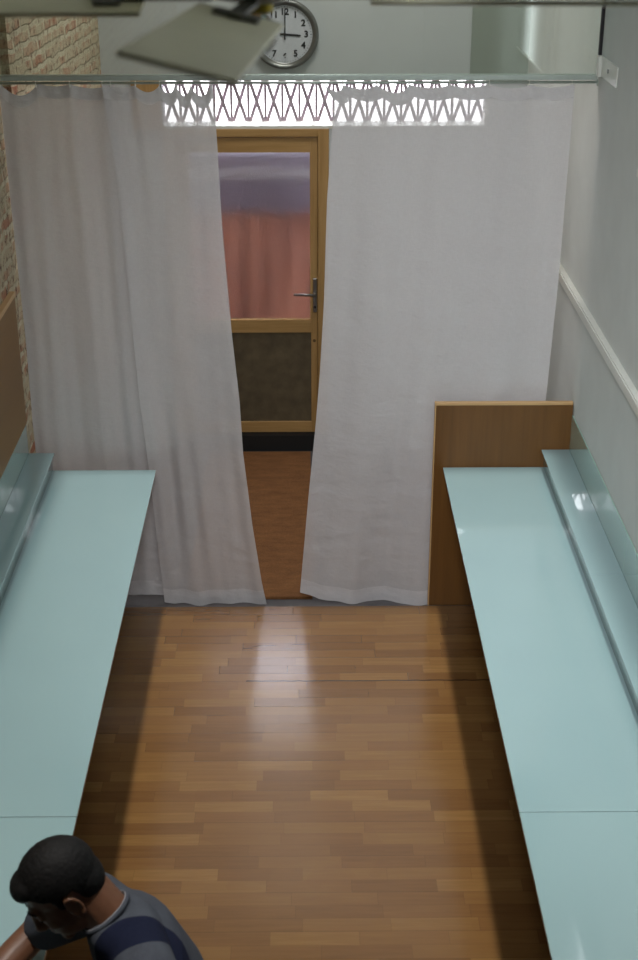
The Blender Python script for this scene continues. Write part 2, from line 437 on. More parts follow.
# ---- folding gate outside the transom
g = tag(empty('folding_gate', (0.1, 8.20, 1.95)), 'grey scissor security gate behind the transom opening above the door', 'gate')
GY = 8.20; gx0 = -0.90; n = 21; sp = 0.0975
bm = bmesh.new(); box(bm, gx0 - 0.02, gx0 + sp * n + 0.02, GY - 0.012, GY + 0.012, 1.90, 1.925)
wobj('bottom_rail', bm, M['gate'], g)
wobj('top_rail', B(gx0 - 0.02, gx0 + sp * n + 0.02, GY - 0.012, GY + 0.012, 2.225, 2.25), M['gate'], g)
for i in range(n + 1):
    x = gx0 + i * sp
    wobj('upright', B(x - 0.0075, x + 0.0075, GY - 0.006, GY + 0.006, 1.925, 2.225), M['gate'], g)
for i in range(n):
    xa, xb = gx0 + i * sp, gx0 + (i + 1) * sp
    for s, (a, b) in enumerate(((xa, xb), (xb, xa))):
        bm = bmesh.new()
        yy = GY - 0.011 if s else GY + 0.011
        p, q = Vector((a, yy, 1.93)), Vector((b, yy, 2.22)); dr = (q - p).normalized()
        vs = box(bm, -0.003, 0.003, -0.0095, 0.0095, -(q - p).length / 2, (q - p).length / 2)
        bmesh.ops.transform(bm, matrix=Matrix.Translation((p + q) / 2) @ dr.to_track_quat('Z', 'Y').to_matrix().to_4x4(), verts=vs)
        wobj('cross_brace', bm, M['gate'], g)

# ---- outside
o = obj('ground', B(-14, 14, 8.4, 40, -0.2, -0.02), M['asphalt']); o['kind'] = 'structure'
t_ = tag(empty('slatted_screen', (-0.3, 8.55, -0.02)), 'terracotta coloured screen showing blurred through the frosted door pane', 'screen')
for k in range(11):
    x = -0.95 + k * 0.12
    bm = bmesh.new(); lathe(bm, [(0.055, -0.02), (0.055, 1.36)], (x + 0.05, 8.56, 0), seg=16)
    wobj('slat', bm, M['terra'], t_, smooth=False)
wobj('backing', B(-0.98, 0.42, 8.60, 8.62, -0.02, 1.36), M['terra'], t_)
tb = wobj('head_box', B(-0.98, 0.42, 8.48, 8.64, 1.36, 1.76), M['shutterbox'], t_, bevel=0.01)
wobj('highlight_strip', B(-0.98, 0.42, 8.465, 8.48, 1.595, 1.61), M['duct'], t_)  # pale strip stands in for a highlight line across the pane

# ---- coir matting at the entrance
bm = B(-0.60, 0.035, 6.14, 7.96, ZE, ZE + 0.018)
tag(obj('doormat', bm, M['coir'], bevel=0.004), 'orange brown coir mat on the entrance floor between curtains and door', 'doormat')

# ---- glass partition over the curtains
w2 = empty('window_2', (0, YP, 2.53)); w2['kind'] = 'structure'
wobj('glass_pane', B(XL + 0.005, XR - 0.012, YP - 0.004, YP + 0.004, 2.545, H), M['pane'], w2)
bm = bmesh.new(); box(bm, XL, XR - 0.012, YP - 0.022, YP + 0.022, 2.528, 2.548)
wobj('bottom_rail', bm, M['rail'], w2, bevel=0.003)
wobj('side_channel', B(XR - 0.012, XR, YP - 0.012, YP + 0.012, 2.548, H), M['darkmetal'], w2)

# curtain rod
rod = tag(empty('curtain_rod', (0, 6.09, 2.515)), 'thin metal curtain rod under the glass partition rail', 'curtain rod')
bm = bmesh.new(); cyl(bm, (XL + 0.002, 6.085, 2.512), (XR - 0.002, 6.085, 2.512), 0.006, seg=12)
wobj('pole', bm, M['rail'], rod, smooth=True)
for s, x in ((1, XL), (-1, XR)):
    bm = bmesh.new(); cyl(bm, (x + s * 0.0005, 6.085, 2.512), (x + s * 0.008, 6.085, 2.512), 0.013)
    wobj('end_socket', bm, M['rail'], rod)

# ---- curtains
def interp(pts, z):
    if z >= pts[0][0]: return pts[0][1]
    for (za, xa), (zb, xb) in zip(pts, pts[1:]):
        if z >= zb:
            f = (za - z) / (za - zb); f2 = f
            return xa + (xb - xa) * f2
    return pts[-1][1]
def curtain(name, label, Lp, Rp, hooks, hem, seed, y0, folds, sags, amp=0.019, group=None):
    c = tag(empty(name, ((Lp[0][1] + Rp[0][1]) / 2, y0, 2.50)), label, 'curtain')
    NU, NV = 150, 110
    rnd = random.Random(seed); ph = [rnd.uniform(0, 6.28) for _ in range(8)]
    def top(u):
        for k in range(len(hooks) - 1):
            a, b = hooks[k], hooks[k + 1]
            if a <= u <= b:
                s = (u - a) / (b - a)
                return 2.505 - sags[k % len(sags)] * math.sin(PI * s) ** 0.8
        return 2.505
    def hemz(u):
        return interp([(-k, v) for k, v in hem], -u) + 0.004 * math.sin(u * 23 + ph[0])
    def pt(u, w, dy=0.0):   # w: 0 top .. 1 bottom
        zt, zb = top(u), hemz(u)
        z = zt + (zb - zt) * w
        l, r = interp(Lp, z), interp(Rp, z)
        q = w ** 0.6
        x = l + (r - l) * (u + 0.010 * math.sin(9 * u + ph[1]) * w * (1 - abs(2 * u - 1)))
        A = amp * (0.35 + 0.65 * q)
        y = y0 + dy + A * (1 + 0.5 * noise.noise(Vector((u * 2.2, w * 0.8, seed + 9.0)))) * (math.sin(2 * PI * folds * u + ph[2] + 0.9 * math.sin(w * 2 + ph[3])) * 0.6
                      + 0.30 * math.sin(2 * PI * folds * 2.3 * u + ph[4] + w * 2.1) * noise.noise(Vector((u * 3, w * 2, seed + 5.0))) * 3
                      + 0.25 * math.sin(2 * PI * folds * 0.4 * u + ph[5]))
        # a few slanting drag folds and ironing creases
        nn = noise.noise(Vector((x * 4.0 + seed, z * 1.3, 0.3)))
        y += 0.010 * nn + 0.0035 * noise.noise(Vector((x * 9 + z * 4, z * 8, seed)))
        y += 0.006 * math.exp(-((z - 0.30 - 0.05 * math.sin(5 * u)) / 0.012) ** 2) + 0.005 * math.exp(-((z - 0.62) / 0.014) ** 2)
        y += 0.012 * w ** 6 * math.sin(2 * PI * 2.2 * u + ph[6])
        # gathers radiating from the hooks
        for h in hooks:
            y -= 0.010 * math.exp(-((u - h) * 26 / (1 + 5 * w)) ** 2) * math.exp(-w * 9)
        return Vector((x, y, z))
    def sheet(ws, dy):
        bm = bmesh.new(); rows = []
        for w_ in ws:
            rows.append([bm.verts.new(pt(i / NU, w_, dy)) for i in range(NU + 1)])
        for a, b in zip(rows, rows[1:]):
            for i in range(NU): bm.faces.new((a[i], a[i + 1], b[i + 1], b[i]))
        return bm
    wobj('cloth', sheet([j / NV for j in range(NV + 1)], 0), M['curtain'], c, smooth=True)
    wobj('heading', sheet([j / 6 * 0.021 for j in range(7)], -0.003), M['curtain_hem'], c, smooth=True)
    wobj('hem', sheet([0.968 + j / 6 * 0.032 for j in range(7)], -0.003), M['curtain_hem'], c, smooth=True)
    for h in hooks:
        p = pt(h, 0.0)
        bm = bmesh.new()
        Mx = Matrix.Translation((p.x, 6.085, 2.507)) @ Matrix.Rotation(PI / 2, 4, 'Y')
        R_, r_ = 0.012, 0.0018
        vs = []
        for i in range(16):
            a = 2 * PI * i / 16; ring = []
            for j in range(6):
                b = 2 * PI * j / 6
                ring.append(bm.verts.new(Mx @ Vector(((R_ + r_ * math.cos(b)) * math.cos(a), (R_ + r_ * math.cos(b)) * math.sin(a), r_ * math.sin(b)))))
            vs.append(ring)
        for i in range(16):
            for j in range(6):
                bm.faces.new((vs[i][j], vs[(i + 1) % 16][j], vs[(i + 1) % 16][(j + 1) % 6], vs[i][(j + 1) % 6]))
        wobj('ring', bm, M['duct'], c, smooth=True)
    return c
curtain('curtain', 'sheer white curtain hanging furthest left, beside the brick wall and behind the left worktop',
        [(2.505, -1.293), (2.01, -1.290), (1.36, -1.280), (0.95, -1.284), (0, -1.27)],
        [(2.505, -0.80), (2.0, -0.765), (1.07, -0.73), (0.0, -0.66)],
        [0.02, 0.33, 0.62, 0.97], [(0, 0.03), (1, 0.02)], 3, 6.115, 2.6, [0.05, 0.012, 0.02])
curtain('curtain', 'sheer white curtain in the middle, covering the left edge of the wooden door',
        [(2.505, -0.85), (2.0, -0.805), (1.55, -0.787), (1.07, -0.767), (0.70, -0.740), (0.33, -0.72), (0, -0.70)],
        [(2.488, -0.383), (2.354, -0.374), (2.226, -0.370), (1.919, -0.361), (1.409, -0.331), (1.065, -0.302), (0.81, -0.292), (0.438, -0.257), (0.106, -0.216), (-0.043, -0.19)],
        [0.0, 0.30, 0.52, 0.67, 0.80, 0.985], [(0, 0.0), (0.3, -0.02), (0.6, -0.012), (1, -0.022)], 11, 6.078, 2, [0.010, 0.03, 0.034, 0.045, 0.045])
curtain('curtain', 'wide sheer white curtain at the right of the door opening, behind the wooden end panel',
        [(2.504, 0.088), (2.437, 0.131), (2.311, 0.123), (2.007, 0.102), (1.55, 0.09), (1.213, 0.072), (0.962, 0.053), (0.545, 0.014), (0.048, -0.027)],
        [(2.505, 1.150), (2.3, 1.15), (1.677, 1.143), (1.06, 1.127), (0, 1.12)],
        [0.0, 0.075, 0.21, 0.34, 0.50, 0.66, 0.82, 0.99], [(0, 0.045), (0.08, 0.005), (0.35, -0.022), (1, -0.02)], 23, 6.085, 3.5, [0.03, 0.02, 0.036, 0.016, 0.014, 0.018, 0.015])

# ---- wooden end panel at the right
pn = tag(empty('end_panel', (0.93, 6.04, 0)), 'upright brown wooden board closing the far end of the right worktop', 'panel')
wobj('board', B(0.61, XR - 0.004, 6.026, 6.048, 0.0, 1.062), M['panelwood'], pn)
wobj('top_edge', B(0.61, XR - 0.004, 6.025, 6.049, 1.062, 1.076), M['paleedge_x'], pn, bevel=0.002)
wobj('side_edge', B(0.604, 0.61, 6.025, 6.049, 0.0, 1.076), M['paleedge_x'], pn)

# ---- wooden board on the left wall
pl = tag(empty('wall_board', (XL, 4.3, 1.0)), 'brown wooden board fixed along the left brick wall above the glass shelf', 'wall board')
wobj('board', B(XL, XL + 0.022, 2.3, 5.95, 1.015, 1.62), M['panelwall'], pl)
wobj('top_edge', B(XL, XL + 0.026, 2.3, 5.95, 1.62, 1.642), M['paleedge'], pl, bevel=0.002)

# ---- worktops
def worktop(side, xe, xw, y1, joint, label):
    t = tag(empty('worktop', ((xe + xw) / 2, 3.6, 0.73)), label, 'worktop')
    xw = xw - 0.004 * (1 if xe < xw else -1)
    a, b = min(xe, xw), max(xe, xw)
    for y0_, y1_ in ((0.9, joint - 0.0015), (joint + 0.0015, y1)):
        wobj('glass_sheet', B(a, b, y0_, y1_, 0.742, 0.750), M['mint'], t, bevel=0.0015)
    s = 1 if xe < xw else -1
    e0, e1 = xe + s * 0.004, xw
    wobj('core_board', B(min(e0, e1), max(e0, e1), 0.9, y1, 0.722, 0.742), M['core'], t)
    for y in (1.3, 2.45, 3.6, 4.75, 5.8):
        bm = bmesh.new()
        xa = xw - s * 0.40
        box(bm, min(xa, xw), max(xa, xw), y - 0.015, y + 0.015, 0.702, 0.722)
        box(bm, min(xw - s * 0.02, xw), max(xw - s * 0.02, xw), y - 0.015, y + 0.015, 0.0, 0.702)
        p, q = Vector((xw - s * 0.015, y, 0.45)), Vector((xa + s * 0.03, y, 0.71)); 
        cyl(bm, p, q, 0.008, seg=10)
        wobj('support_leg', bm, M['darkmetal'], t)
    return t
worktop(1, 0.652, XR, 6.022, 3.458, 'long mint glass worktop on the right, in front of the white wall')
worktop(-1, -0.701, XL, 6.008, 3.452, 'long mint glass worktop on the left, which the seated person leans over')

def shelf(xi, xw, y1, joints, label):
    t = tag(empty('glass_shelf', ((xi + xw) / 2, 3.6, 0.75)), label, 'shelf')
    s = 1 if xi < xw else -1
    xo = xw - s * 0.007
    ys = [0.9] + joints + [y1]
    for a, b in zip(ys, ys[1:]):
        wobj('glass_strip', B(min(xi, xo), max(xi, xo), a + 0.0008, b - 0.0008, 0.832, 0.840), M['mint'], t, bevel=0.001)
    xr = xi + s * 0.014
    wobj('riser', B(min(xr, xr + s * 0.015), max(xr, xr + s * 0.015), 0.9, y1, 0.7505, 0.832), M['mint_edge'], t)
    return t
shelf(1.112, XR, 6.022, [2.9, 4.80], 'narrow raised mint glass shelf along the right wall')
shelf(-1.170, XL, 6.006, [2.9, 4.80], 'narrow raised mint glass shelf along the left wall')
def splash(xw, s, y1, label, z1):
    t = tag(empty('glass_backsplash', (xw, 3.6, 0.83)), label, 'backsplash')
    ys = [0.9, 2.9, 4.815, y1]
    for a, b in zip(ys, ys[1:]):
        x0, x1 = xw - s * 0.0065, xw - s * 0.0005
        wobj('glass_sheet', B(min(x0, x1), max(x0, x1), a + 0.001, b - 0.001, 0.7505, z1), M['splash'], t)
splash(XR, 1, 6.024, 'green glass backsplash strip on the right wall above the narrow shelf', 1.012)
splash(XL, -1, 6.006, 'green glass backsplash strip on the left wall under the wooden board', 1.012)

# ---- cable duct on the right wall
du = tag(empty('cable_duct', (XR, 4.5, 1.52)), 'long white plastic cable duct running along the right wall', 'cable duct')
wobj('body', B(XR - 0.026, XR, 2.4, 6.68, 1.522, 1.572), M['duct'], du, bevel=0.003)
wobj('cover', B(XR - 0.032, XR - 0.026, 2.4, 6.68, 1.528, 1.566), M['duct'], du, bevel=0.002)

# ---- bracket plate on the right wall
br = tag(empty('wall_bracket', (XR, 5.84, 2.59)), 'small white bracket plate screwed to the right wall beside the glass rail', 'bracket')
wobj('plate', B(XR - 0.007, XR, 5.70, 6.035, 2.548, 2.63), M['duct'], br, bevel=0.003)
wobj('lip', B(XR - 0.022, XR - 0.007, 5.99, 6.035, 2.548, 2.63), M['duct'], br, bevel=0.002)
bm = bmesh.new(); cyl(bm, (XR - 0.0065, 5.86, 2.59), (XR - 0.011, 5.86, 2.59), 0.009)
wobj('screw', bm, M['steel'], br)

# ---- clock
cx, cz = -0.10, 2.465
ck = tag(empty('wall_clock', (cx, YD, cz)), 'round silver rimmed wall clock with black numerals above the door', 'clock')
MR = Matrix.Rotation(PI / 2, 3, 'X')   # local +Z -> world -Y
bm = bmesh.new(); lathe(bm, [(0.150, 0.002), (0.185, 0.002), (0.187, 0.02), (0.180, 0.036), (0.165, 0.036), (0.158, 0.02), (0.150, 0.014)], (0, 0, 0), MR, 64)
o = obj('rim', bm, M['clock_rim'], ck, smooth=True)
bm = bmesh.new(); lathe(bm, [(0.16, 0.001), (0.16, 0.016)], (0, 0, 0), MR, 64)
obj('face', bm, M['clock_face'], ck)
def text_mesh(s, size):
    cu = bpy.data.curves.new('t', 'FONT'); cu.body = s; cu.size = size; cu.align_x = 'CENTER'; cu.align_y = 'CENTER'; cu.extrude = 0.0006; cu.offset = 0.0016
    to = bpy.data.objects.new('t', cu); COL.objects.link(to)
    dg = bpy.context.evaluated_depsgraph_get(); me = bpy.data.meshes.new_from_object(to.evaluated_get(dg))
    bpy.data.objects.remove(to); return me
for h in range(1, 13):
    a = PI / 2 - h * PI / 6
    me = text_mesh(str(h), 0.048); me.materials.clear(); me.materials.append(M['ink'])
    o = bpy.data.objects.new('numeral', me); COL.objects.link(o); o.parent = ck
    o.rotation_euler = (PI / 2, 0, 0); o.location = (0.118 * math.cos(a), -0.0172, 0.118 * math.sin(a))
bm = bmesh.new()
for k in range(60):
    a = k * PI / 30; L = 0.010 if k % 5 == 0 else 0.005
    vs = box(bm, 0.145 - L / 2, 0.145 + L / 2, -0.0175, -0.0162, -0.0012, 0.0012)
    bmesh.ops.rotate(bm, cent=(0, 0, 0), matrix=Matrix.Rotation(-a, 3, 'Y'), verts=vs)
obj('minute_marks', bm, M['ink'], ck)
def hand(name, ang, L, w, yy):
    bm = bmesh.new(); vs = box(bm, -0.028, L, -yy - 0.0008, -yy + 0.0008, -w / 2, w / 2)
    for v in vs:
        if v.co.x > 0: v.co.z *= 0.75
    bmesh.ops.rotate(bm, cent=(0, 0, 0), matrix=Matrix.Rotation(-ang, 3, 'Y'), verts=vs)
    return obj(name, bm, M['ink'], ck)
hand('hour_hand', math.radians(-4), 0.088, 0.012, 0.020)
hand('minute_hand', math.radians(89), 0.130, 0.008, 0.023)
bm = bmesh.new(); cyl(bm, (0, -0.016, 0), (0, -0.026, 0), 0.008); obj('pin', bm, M['ink'], ck)

# ---- ceiling fan hanging in front of the camera's mezzanine
fx, fy, fz = -0.06, 1.955, 3.27
fan = tag(empty('ceiling_fan', (fx, fy, H)), 'pale green enamelled ceiling fan hanging at the top, out of focus', 'ceiling fan')
bm = bmesh.new(); lathe(bm, [(0.012, H - 0.0), (0.012, fz + 0.13)], (fx, fy, 0), seg=20)
wobj('downrod', bm, M['fan_white'], fan, smooth=True)
bm = bmesh.new(); lathe(bm, [(0.065, H), (0.06, H - 0.03), (0.02, H - 0.08)], (fx, fy, 0), seg=32)
wobj('canopy', bm, M['fan_white'], fan, smooth=True)
bm = bmesh.new(); lathe(bm, [(0.02, fz + 0.15), (0.06, fz + 0.145), (0.085, fz + 0.11), (0.088, fz + 0.03), (0.07, fz + 0.008), (0.03, fz - 0.0)], (fx, fy, 0), seg=40)
wobj('motor', bm, M['fan_white'], fan, smooth=True)
for k, (az, pitch) in enumerate(((264, -13), (178, -12), (-3, -7), (84, -12))):
    a = math.radians(az)
    Rm = Matrix.Translation((fx, fy, fz)) @ Matrix.Rotation(a, 4, 'Z') @ Matrix.Rotation(math.radians(pitch), 4, 'X')
    bm = bmesh.new(); NUM = 14
    ring = []
    for i in range(NUM + 1):
        s = i / NUM; x = 0.15 + 0.43 * s
        hw = 0.054 + 0.006 * s
        ring.append([bm.verts.new((x + 0.0 * 0, sgn * hw, zz)) for sgn, zz in ((-1, 0.003), (1, 0.003), (1, -0.003), (-1, -0.003))])
    for A, C in zip(ring, ring[1:]):
        for j in range(4): bm.faces.new((A[j], A[(j + 1) % 4], C[(j + 1) % 4], C[j]))
    bm.faces.new(ring[0]); bm.faces.new(ring[-1])
    bmesh.ops.transform(bm, matrix=Rm, verts=bm.verts[:])
    bl = wobj('blade', bm, M['fan'], fan, bevel=0.002)
    bm = bmesh.new(); box(bm, 0.06, 0.22, -0.009, 0.009, 0.004, 0.010); box(bm, 0.18, 0.215, -0.028, 0.028, 0.004, 0.008)
    bmesh.ops.transform(bm, matrix=Rm, verts=bm.verts[:])
    wobj('blade_arm', bm, M['fan_arm'], bl)
bm = bmesh.new(); sph(bm, (fx, fy, fz - 0.040), 0.026, 24, (1, 1, 1.1))
wobj('glass_globe', bm, M['bulb'], fan, smooth=True)
bm = bmesh.new(); cyl(bm, (fx, fy, fz - 0.012), (fx, fy, fz + 0.004), 0.02)
wobj('lamp_collar', bm, M['brass'], fan)

# ---- lamp added on the right wall for the bright strip mirrored in the glass
tl = tag(empty('added_wall_lamp', (XR, 4.5, 2.2)), 'upright white lamp added on the right wall to show mirrored in the glass partition', 'lamp')
wobj('base_plate', B(XR - 0.02, XR, 4.02, 4.98, 2.36, 3.6), M['duct'], tl, bevel=0.003)
wobj('graded_cover', B(XR - 0.06, XR - 0.02, 4.05, 4.95, 2.39, 3.57), M['glow'], tl, bevel=0.015)
for z in (2.36, 3.57): wobj('end_cap', B(XR - 0.065, XR - 0.02, 4.03, 4.97, z, z + 0.03), M['duct'], tl, bevel=0.004)

# ------------------------------------------------------------------ person
YAWP = math.radians(22); TW = Matrix.Rotation(YAWP, 4, 'Z')
PO = Vector((-0.290, 2.700, 0))
def Lc(x, y, z): return tuple(PO + TW @ Vector((x, y, z)))
def chain(bm, pts, step=0.012, seg=14):
    """pts: (position, (rx,ry,rz)); overlapping ellipsoids along the chain"""
    for (p, ra), (q, rb) in zip(pts, pts[1:]):
        p, q = Vector(p), Vector(q); n = max(1, int((q - p).length / step))
        for i in range(n + 1):
            s = i / n
            c = p.lerp(q, s); r = [ra[k] + (rb[k] - ra[k]) * s for k in range(3)]
            bm.add(Matrix.Translation(c) @ TW @ Matrix.Diagonal((r[0], r[1], r[2], 1)), seg)
def r3(r): return (r, r, r)
def remeshed(name, bm, m, parent, vox, smooth_it=4, post=None):
    me = bpy.data.meshes.new(name); bm.to_mesh(me); bm.free()
    o = bpy.data.objects.new(name, me); COL.objects.link(o)
    rm = o.modifiers.new('r', 'REMESH'); rm.mode = 'VOXEL'; rm.voxel_size = vox
    sm = o.modifiers.new('s', 'SMOOTH'); sm.factor = 0.5; sm.iterations = smooth_it
    bpy.context.view_layer.update()
    dg = bpy.context.evaluated_depsgraph_get()
    me2 = bpy.data.meshes.new_from_object(o.evaluated_get(dg))
    bpy.data.objects.remove(o)
    b2 = bmesh.new(); b2.from_mesh(me2)
    if post: post(b2)
    for f in b2.faces: f.smooth = True
    inv = parent.matrix_world.inverted()
    bmesh.ops.transform(b2, matrix=inv, verts=b2.verts[:])
    b2.to_mesh(me2); b2.free(); me2.materials.clear(); me2.materials.append(m)
    o2 = bpy.data.objects.new(name, me2); COL.objects.link(o2); o2.parent = parent
    return o2

# head frame
HC = Vector((-0.583, 2.63, 1.185))
fdir = Vector((-math.cos(math.radians(38)), -0.34, -math.sin(math.radians(38)))).normalized()
left = Vector((0, -1, 0)); left = (left - left.dot(fdir) * fdir).normalized()
left = (left + Vector((0, 0, -0.10))).normalized(); left = (left - left.dot(fdir) * fdir).normalized()
upv = fdir.cross(left).normalized()
if upv.z < 0: upv = -upv
HM = Matrix((( fdir.x, left.x, upv.x, HC.x), (fdir.y, left.y, upv.y, HC.y), (fdir.z, left.z, upv.z, HC.z), (0, 0, 0, 1)))
def hp_(x, y, z): return HM @ Vector((x, y, z))
def hsph(bm, c, r, seg=20):
    MM = HM @ Matrix.Translation(c) @ Matrix.Diagonal((r[0], r[1], r[2], 1))
    if isinstance(bm, Blob): bm.add(MM, seg); return
    res = bmesh.ops.create_uvsphere(bm, u_segments=seg, v_segments=seg // 2, radius=1)
    bmesh.ops.transform(bm, matrix=MM, verts=res['verts'])

ps = tag(empty('person', (-0.245, 2.715, 0)), 'seated person with short black hair and grey and navy shirt, bent over the left worktop', 'person')
bpy.context.view_layer.update()
body = Blob()
PEL = Lc(0, 0, 0.555)
torso = [(PEL, (0.12, 0.165, 0.10)), (Lc(-0.045, 0, 0.70), (0.105, 0.145, 0.10)), (Lc(-0.09, 0, 0.86), (0.11, 0.165, 0.10)), (Lc(-0.135, 0, 0.98), (0.10, 0.175, 0.09)), (Lc(-0.195, 0, 1.075), (0.062, 0.11, 0.055))]
chain(body, torso, 0.02, 20)
NK = Vector(Lc(-0.19, 0, 1.085))
chain(body, [(tuple(NK), r3(0.060)), (tuple(hp_(-0.035, 0, -0.045)), r3(0.057))], 0.01)
SL, SR = Lc(-0.16, -0.185, 1.055), Lc(-0.20, 0.165, 1.015)
EL, ER = (-0.57, 2.37, 0.845), (-0.715, 2.87, 0.835)
WL, WR = (-0.82, 2.50, 0.790), (-0.865, 2.64, 0.792)
CH = Lc(-0.15, 0, 1.045)
for S, E_, W_ in ((SL, EL, WL), (SR, ER, WR)):
    chain(body, [(CH, r3(0.065)), (S, r3(0.062)), (E_, r3(0.043))], 0.012)
    chain(body, [(E_, r3(0.042)), (tuple(Vector(E_).lerp(Vector(W_), 0.3)), r3(0.043)), (W_, (0.029, 0.029, 0.026))], 0.01)
    # hand: palm and five fingers resting on the glass
    w_ = Vector(W_); dr = (w_ - Vector(E_)); dr.z = 0; dr.normalize()
    sd = Vector((-dr.y, dr.x, 0)); inner = sd if (E_ is EL) == (sd.y > 0) else -sd
    if (E_ is ER) and inner.y > 0: inner = -inner
    palm0 = w_ + dr * 0.02; 
    for k in range(4):
        off = inner * (0.030 - 0.020 * k)
        kn = w_ + dr * (0.088 - 0.004 * abs(k - 1)) + off + Vector((0, 0, 0.002))
        chain(body, [(tuple(w_ + dr * 0.01 + off * 0.6), (0.014, 0.014, 0.015)), (tuple(kn), (0.0115, 0.0115, 0.0125))], 0.006, 10)
        L = (0.068, 0.076, 0.071, 0.056)[k]
        p1 = kn + dr * L * 0.42 + off * 0.10 + Vector((0, 0, 0.004)); p2 = kn + dr * L * 0.75 + off * 0.15 + Vector((0, 0, -0.011)); p3 = kn + dr * L * 0.93 + off * 0.16 + Vector((0, 0, -0.024))
        chain(body, [(tuple(kn), r3(0.0098)), (tuple(p1), r3(0.0088)), (tuple(p2), r3(0.008)), (tuple(p3), r3(0.007))], 0.004, 10)
    t0 = w_ + dr * 0.025 + inner * 0.024; t1 = w_ + dr * 0.058 + inner * 0.052 - Vector((0, 0, 0.008)); t2 = w_ + dr * 0.095 + inner * 0.058 - Vector((0, 0, 0.022))
    chain(body, [(tuple(t0), r3(0.0135)), (tuple(t1), r3(0.0115)), (tuple(t2), r3(0.0085))], 0.005, 10)
# legs
for sy in (-1, 1):
    hip = Lc(-0.02, sy * 0.085, 0.545); kn = Lc(-0.43, sy * 0.15, 0.53); an = Lc(-0.38, sy * 0.15, 0.10); toe = Lc(-0.52, sy * 0.15, 0.045)
    chain(body, [(hip, (0.09, 0.085, 0.085)), (kn, (0.058, 0.056, 0.058))], 0.015)
    chain(body, [(kn, r3(0.057)), (tuple(Vector(kn).lerp(Vector(an), 0.3)), (0.056, 0.053, 0.055)), (an, r3(0.038))], 0.015)
    chain(body, [(an, r3(0.036)), (toe, (0.04, 0.038, 0.025))], 0.012)
# head
hsph(body, (-0.014, 0, 0.036), (0.094, 0.074, 0.084))
hsph(body, (0.018, 0, -0.020), (0.070, 0.064, 0.075))
hsph(body, (0.036, 0, -0.060), (0.050, 0.050, 0.050))
hsph(body, (0.066, 0, -0.096), (0.020, 0.024, 0.018))
hsph(body, (0.020, 0, -0.075), (0.052, 0.054, 0.034))
hsph(body, (0.076, 0, 0.018), (0.016, 0.048, 0.012))
for i in range(7):
    s = i / 6; hsph(body, (0.086 + 0.020 * s, 0, 0.008 - 0.045 * s), (0.010, 0.008 + 0.006 * s, 0.010), 12)
for sy in (-1, 1):
    hsph(body, (0.094, sy * 0.012, -0.040), (0.010, 0.008, 0.008), 12)
    hsph(body, (0.072, sy * 0.031, -0.002), (0.012, 0.015, 0.009), 12)      # eyelid
    hsph(body, (0.055, sy * 0.042, -0.030), (0.022, 0.016, 0.018), 14)      # cheek
    # ear: rim and lobe
    for i in range(15):
        a = math.radians(-70 + 290 * i / 14)
        hsph(body, (-0.012 - 0.016 * math.cos(a) * -1 * -1, sy * (0.077 + 0.007 * (1 if math.cos(a) > -0.2 else 0.3)), -0.012 + 0.028 * math.sin(a)), (0.0055, 0.0055, 0.0055), 8)
    hsph(body, (-0.010, sy * 0.073, -0.014), (0.014, 0.008, 0.024), 12)
    hsph(body, (-0.004, sy * 0.076, -0.042), (0.008, 0.006, 0.009), 10)
hsph(body, (0.083, 0, -0.060), (0.011, 0.022, 0.006), 14)
hsph(body, (0.081, 0, -0.071), (0.011, 0.019, 0.0065), 14)
bd = remeshed('body', body, M['skin'], ps, 0.0045, 3)

# hair cap
hb = Blob()
hsph(hb, (-0.016, 0, 0.040), (0.100, 0.080, 0.090), 40)
hsph(hb, (-0.055, 0, -0.005), (0.052, 0.064, 0.062), 30)
hsph(hb, (0.045, 0, 0.075), (0.046, 0.055, 0.036), 24)
def trim_hair(b2):
    Mi = HM.inverted(); kill = []
    for v in b2.verts:
        p = Mi @ v.co
        # hairline: forehead, temple, above the ear, nape
        x = p.x; line = 0.060 if x > 0.055 else (0.060 - (0.055 - x) * 0.9 if x > 0.02 else (0.020 if x > -0.035 else -0.052))
        if 0.0 < x <= 0.022 and abs(p.y) > 0.05: line = -0.028     # sideburn
        if p.z < line: kill.append(v)
    bmesh.ops.delete(b2, geom=kill, context='VERTS')
    for v in b2.verts:
        v.co += v.normal * 0.0014 * noise.noise(v.co * 160)
hair = remeshed('hair', hb, M['hair'], ps, 0.004, 3, trim_hair)
sol = hair.modifiers.new('thick', 'SOLIDIFY'); sol.thickness = 0.006; sol.offset = -1
# eyebrows, eyes
for sy in (-1, 1):
    bm = bmesh.new()
    for i in range(7):
        s = i / 6; hsph(bm, (0.0905 - 0.016 * s * s, sy * (0.014 + 0.036 * s), 0.024 + 0.004 * math.sin(PI * s)), (0.0022, 0.005, 0.0026), 8)
    wobj('eyebrow', bm, M['hair'], ps, smooth=True)
    bm = bmesh.new()
    for i in range(6):
        s = i / 5; hsph(bm, (0.0835 - 0.006 * abs(2 * s - 1), sy * (0.021 + 0.020 * s), -0.006), (0.0018, 0.0028, 0.0014), 8)
    wobj('eyelashes', bm, M['hair'], ps, smooth=True)

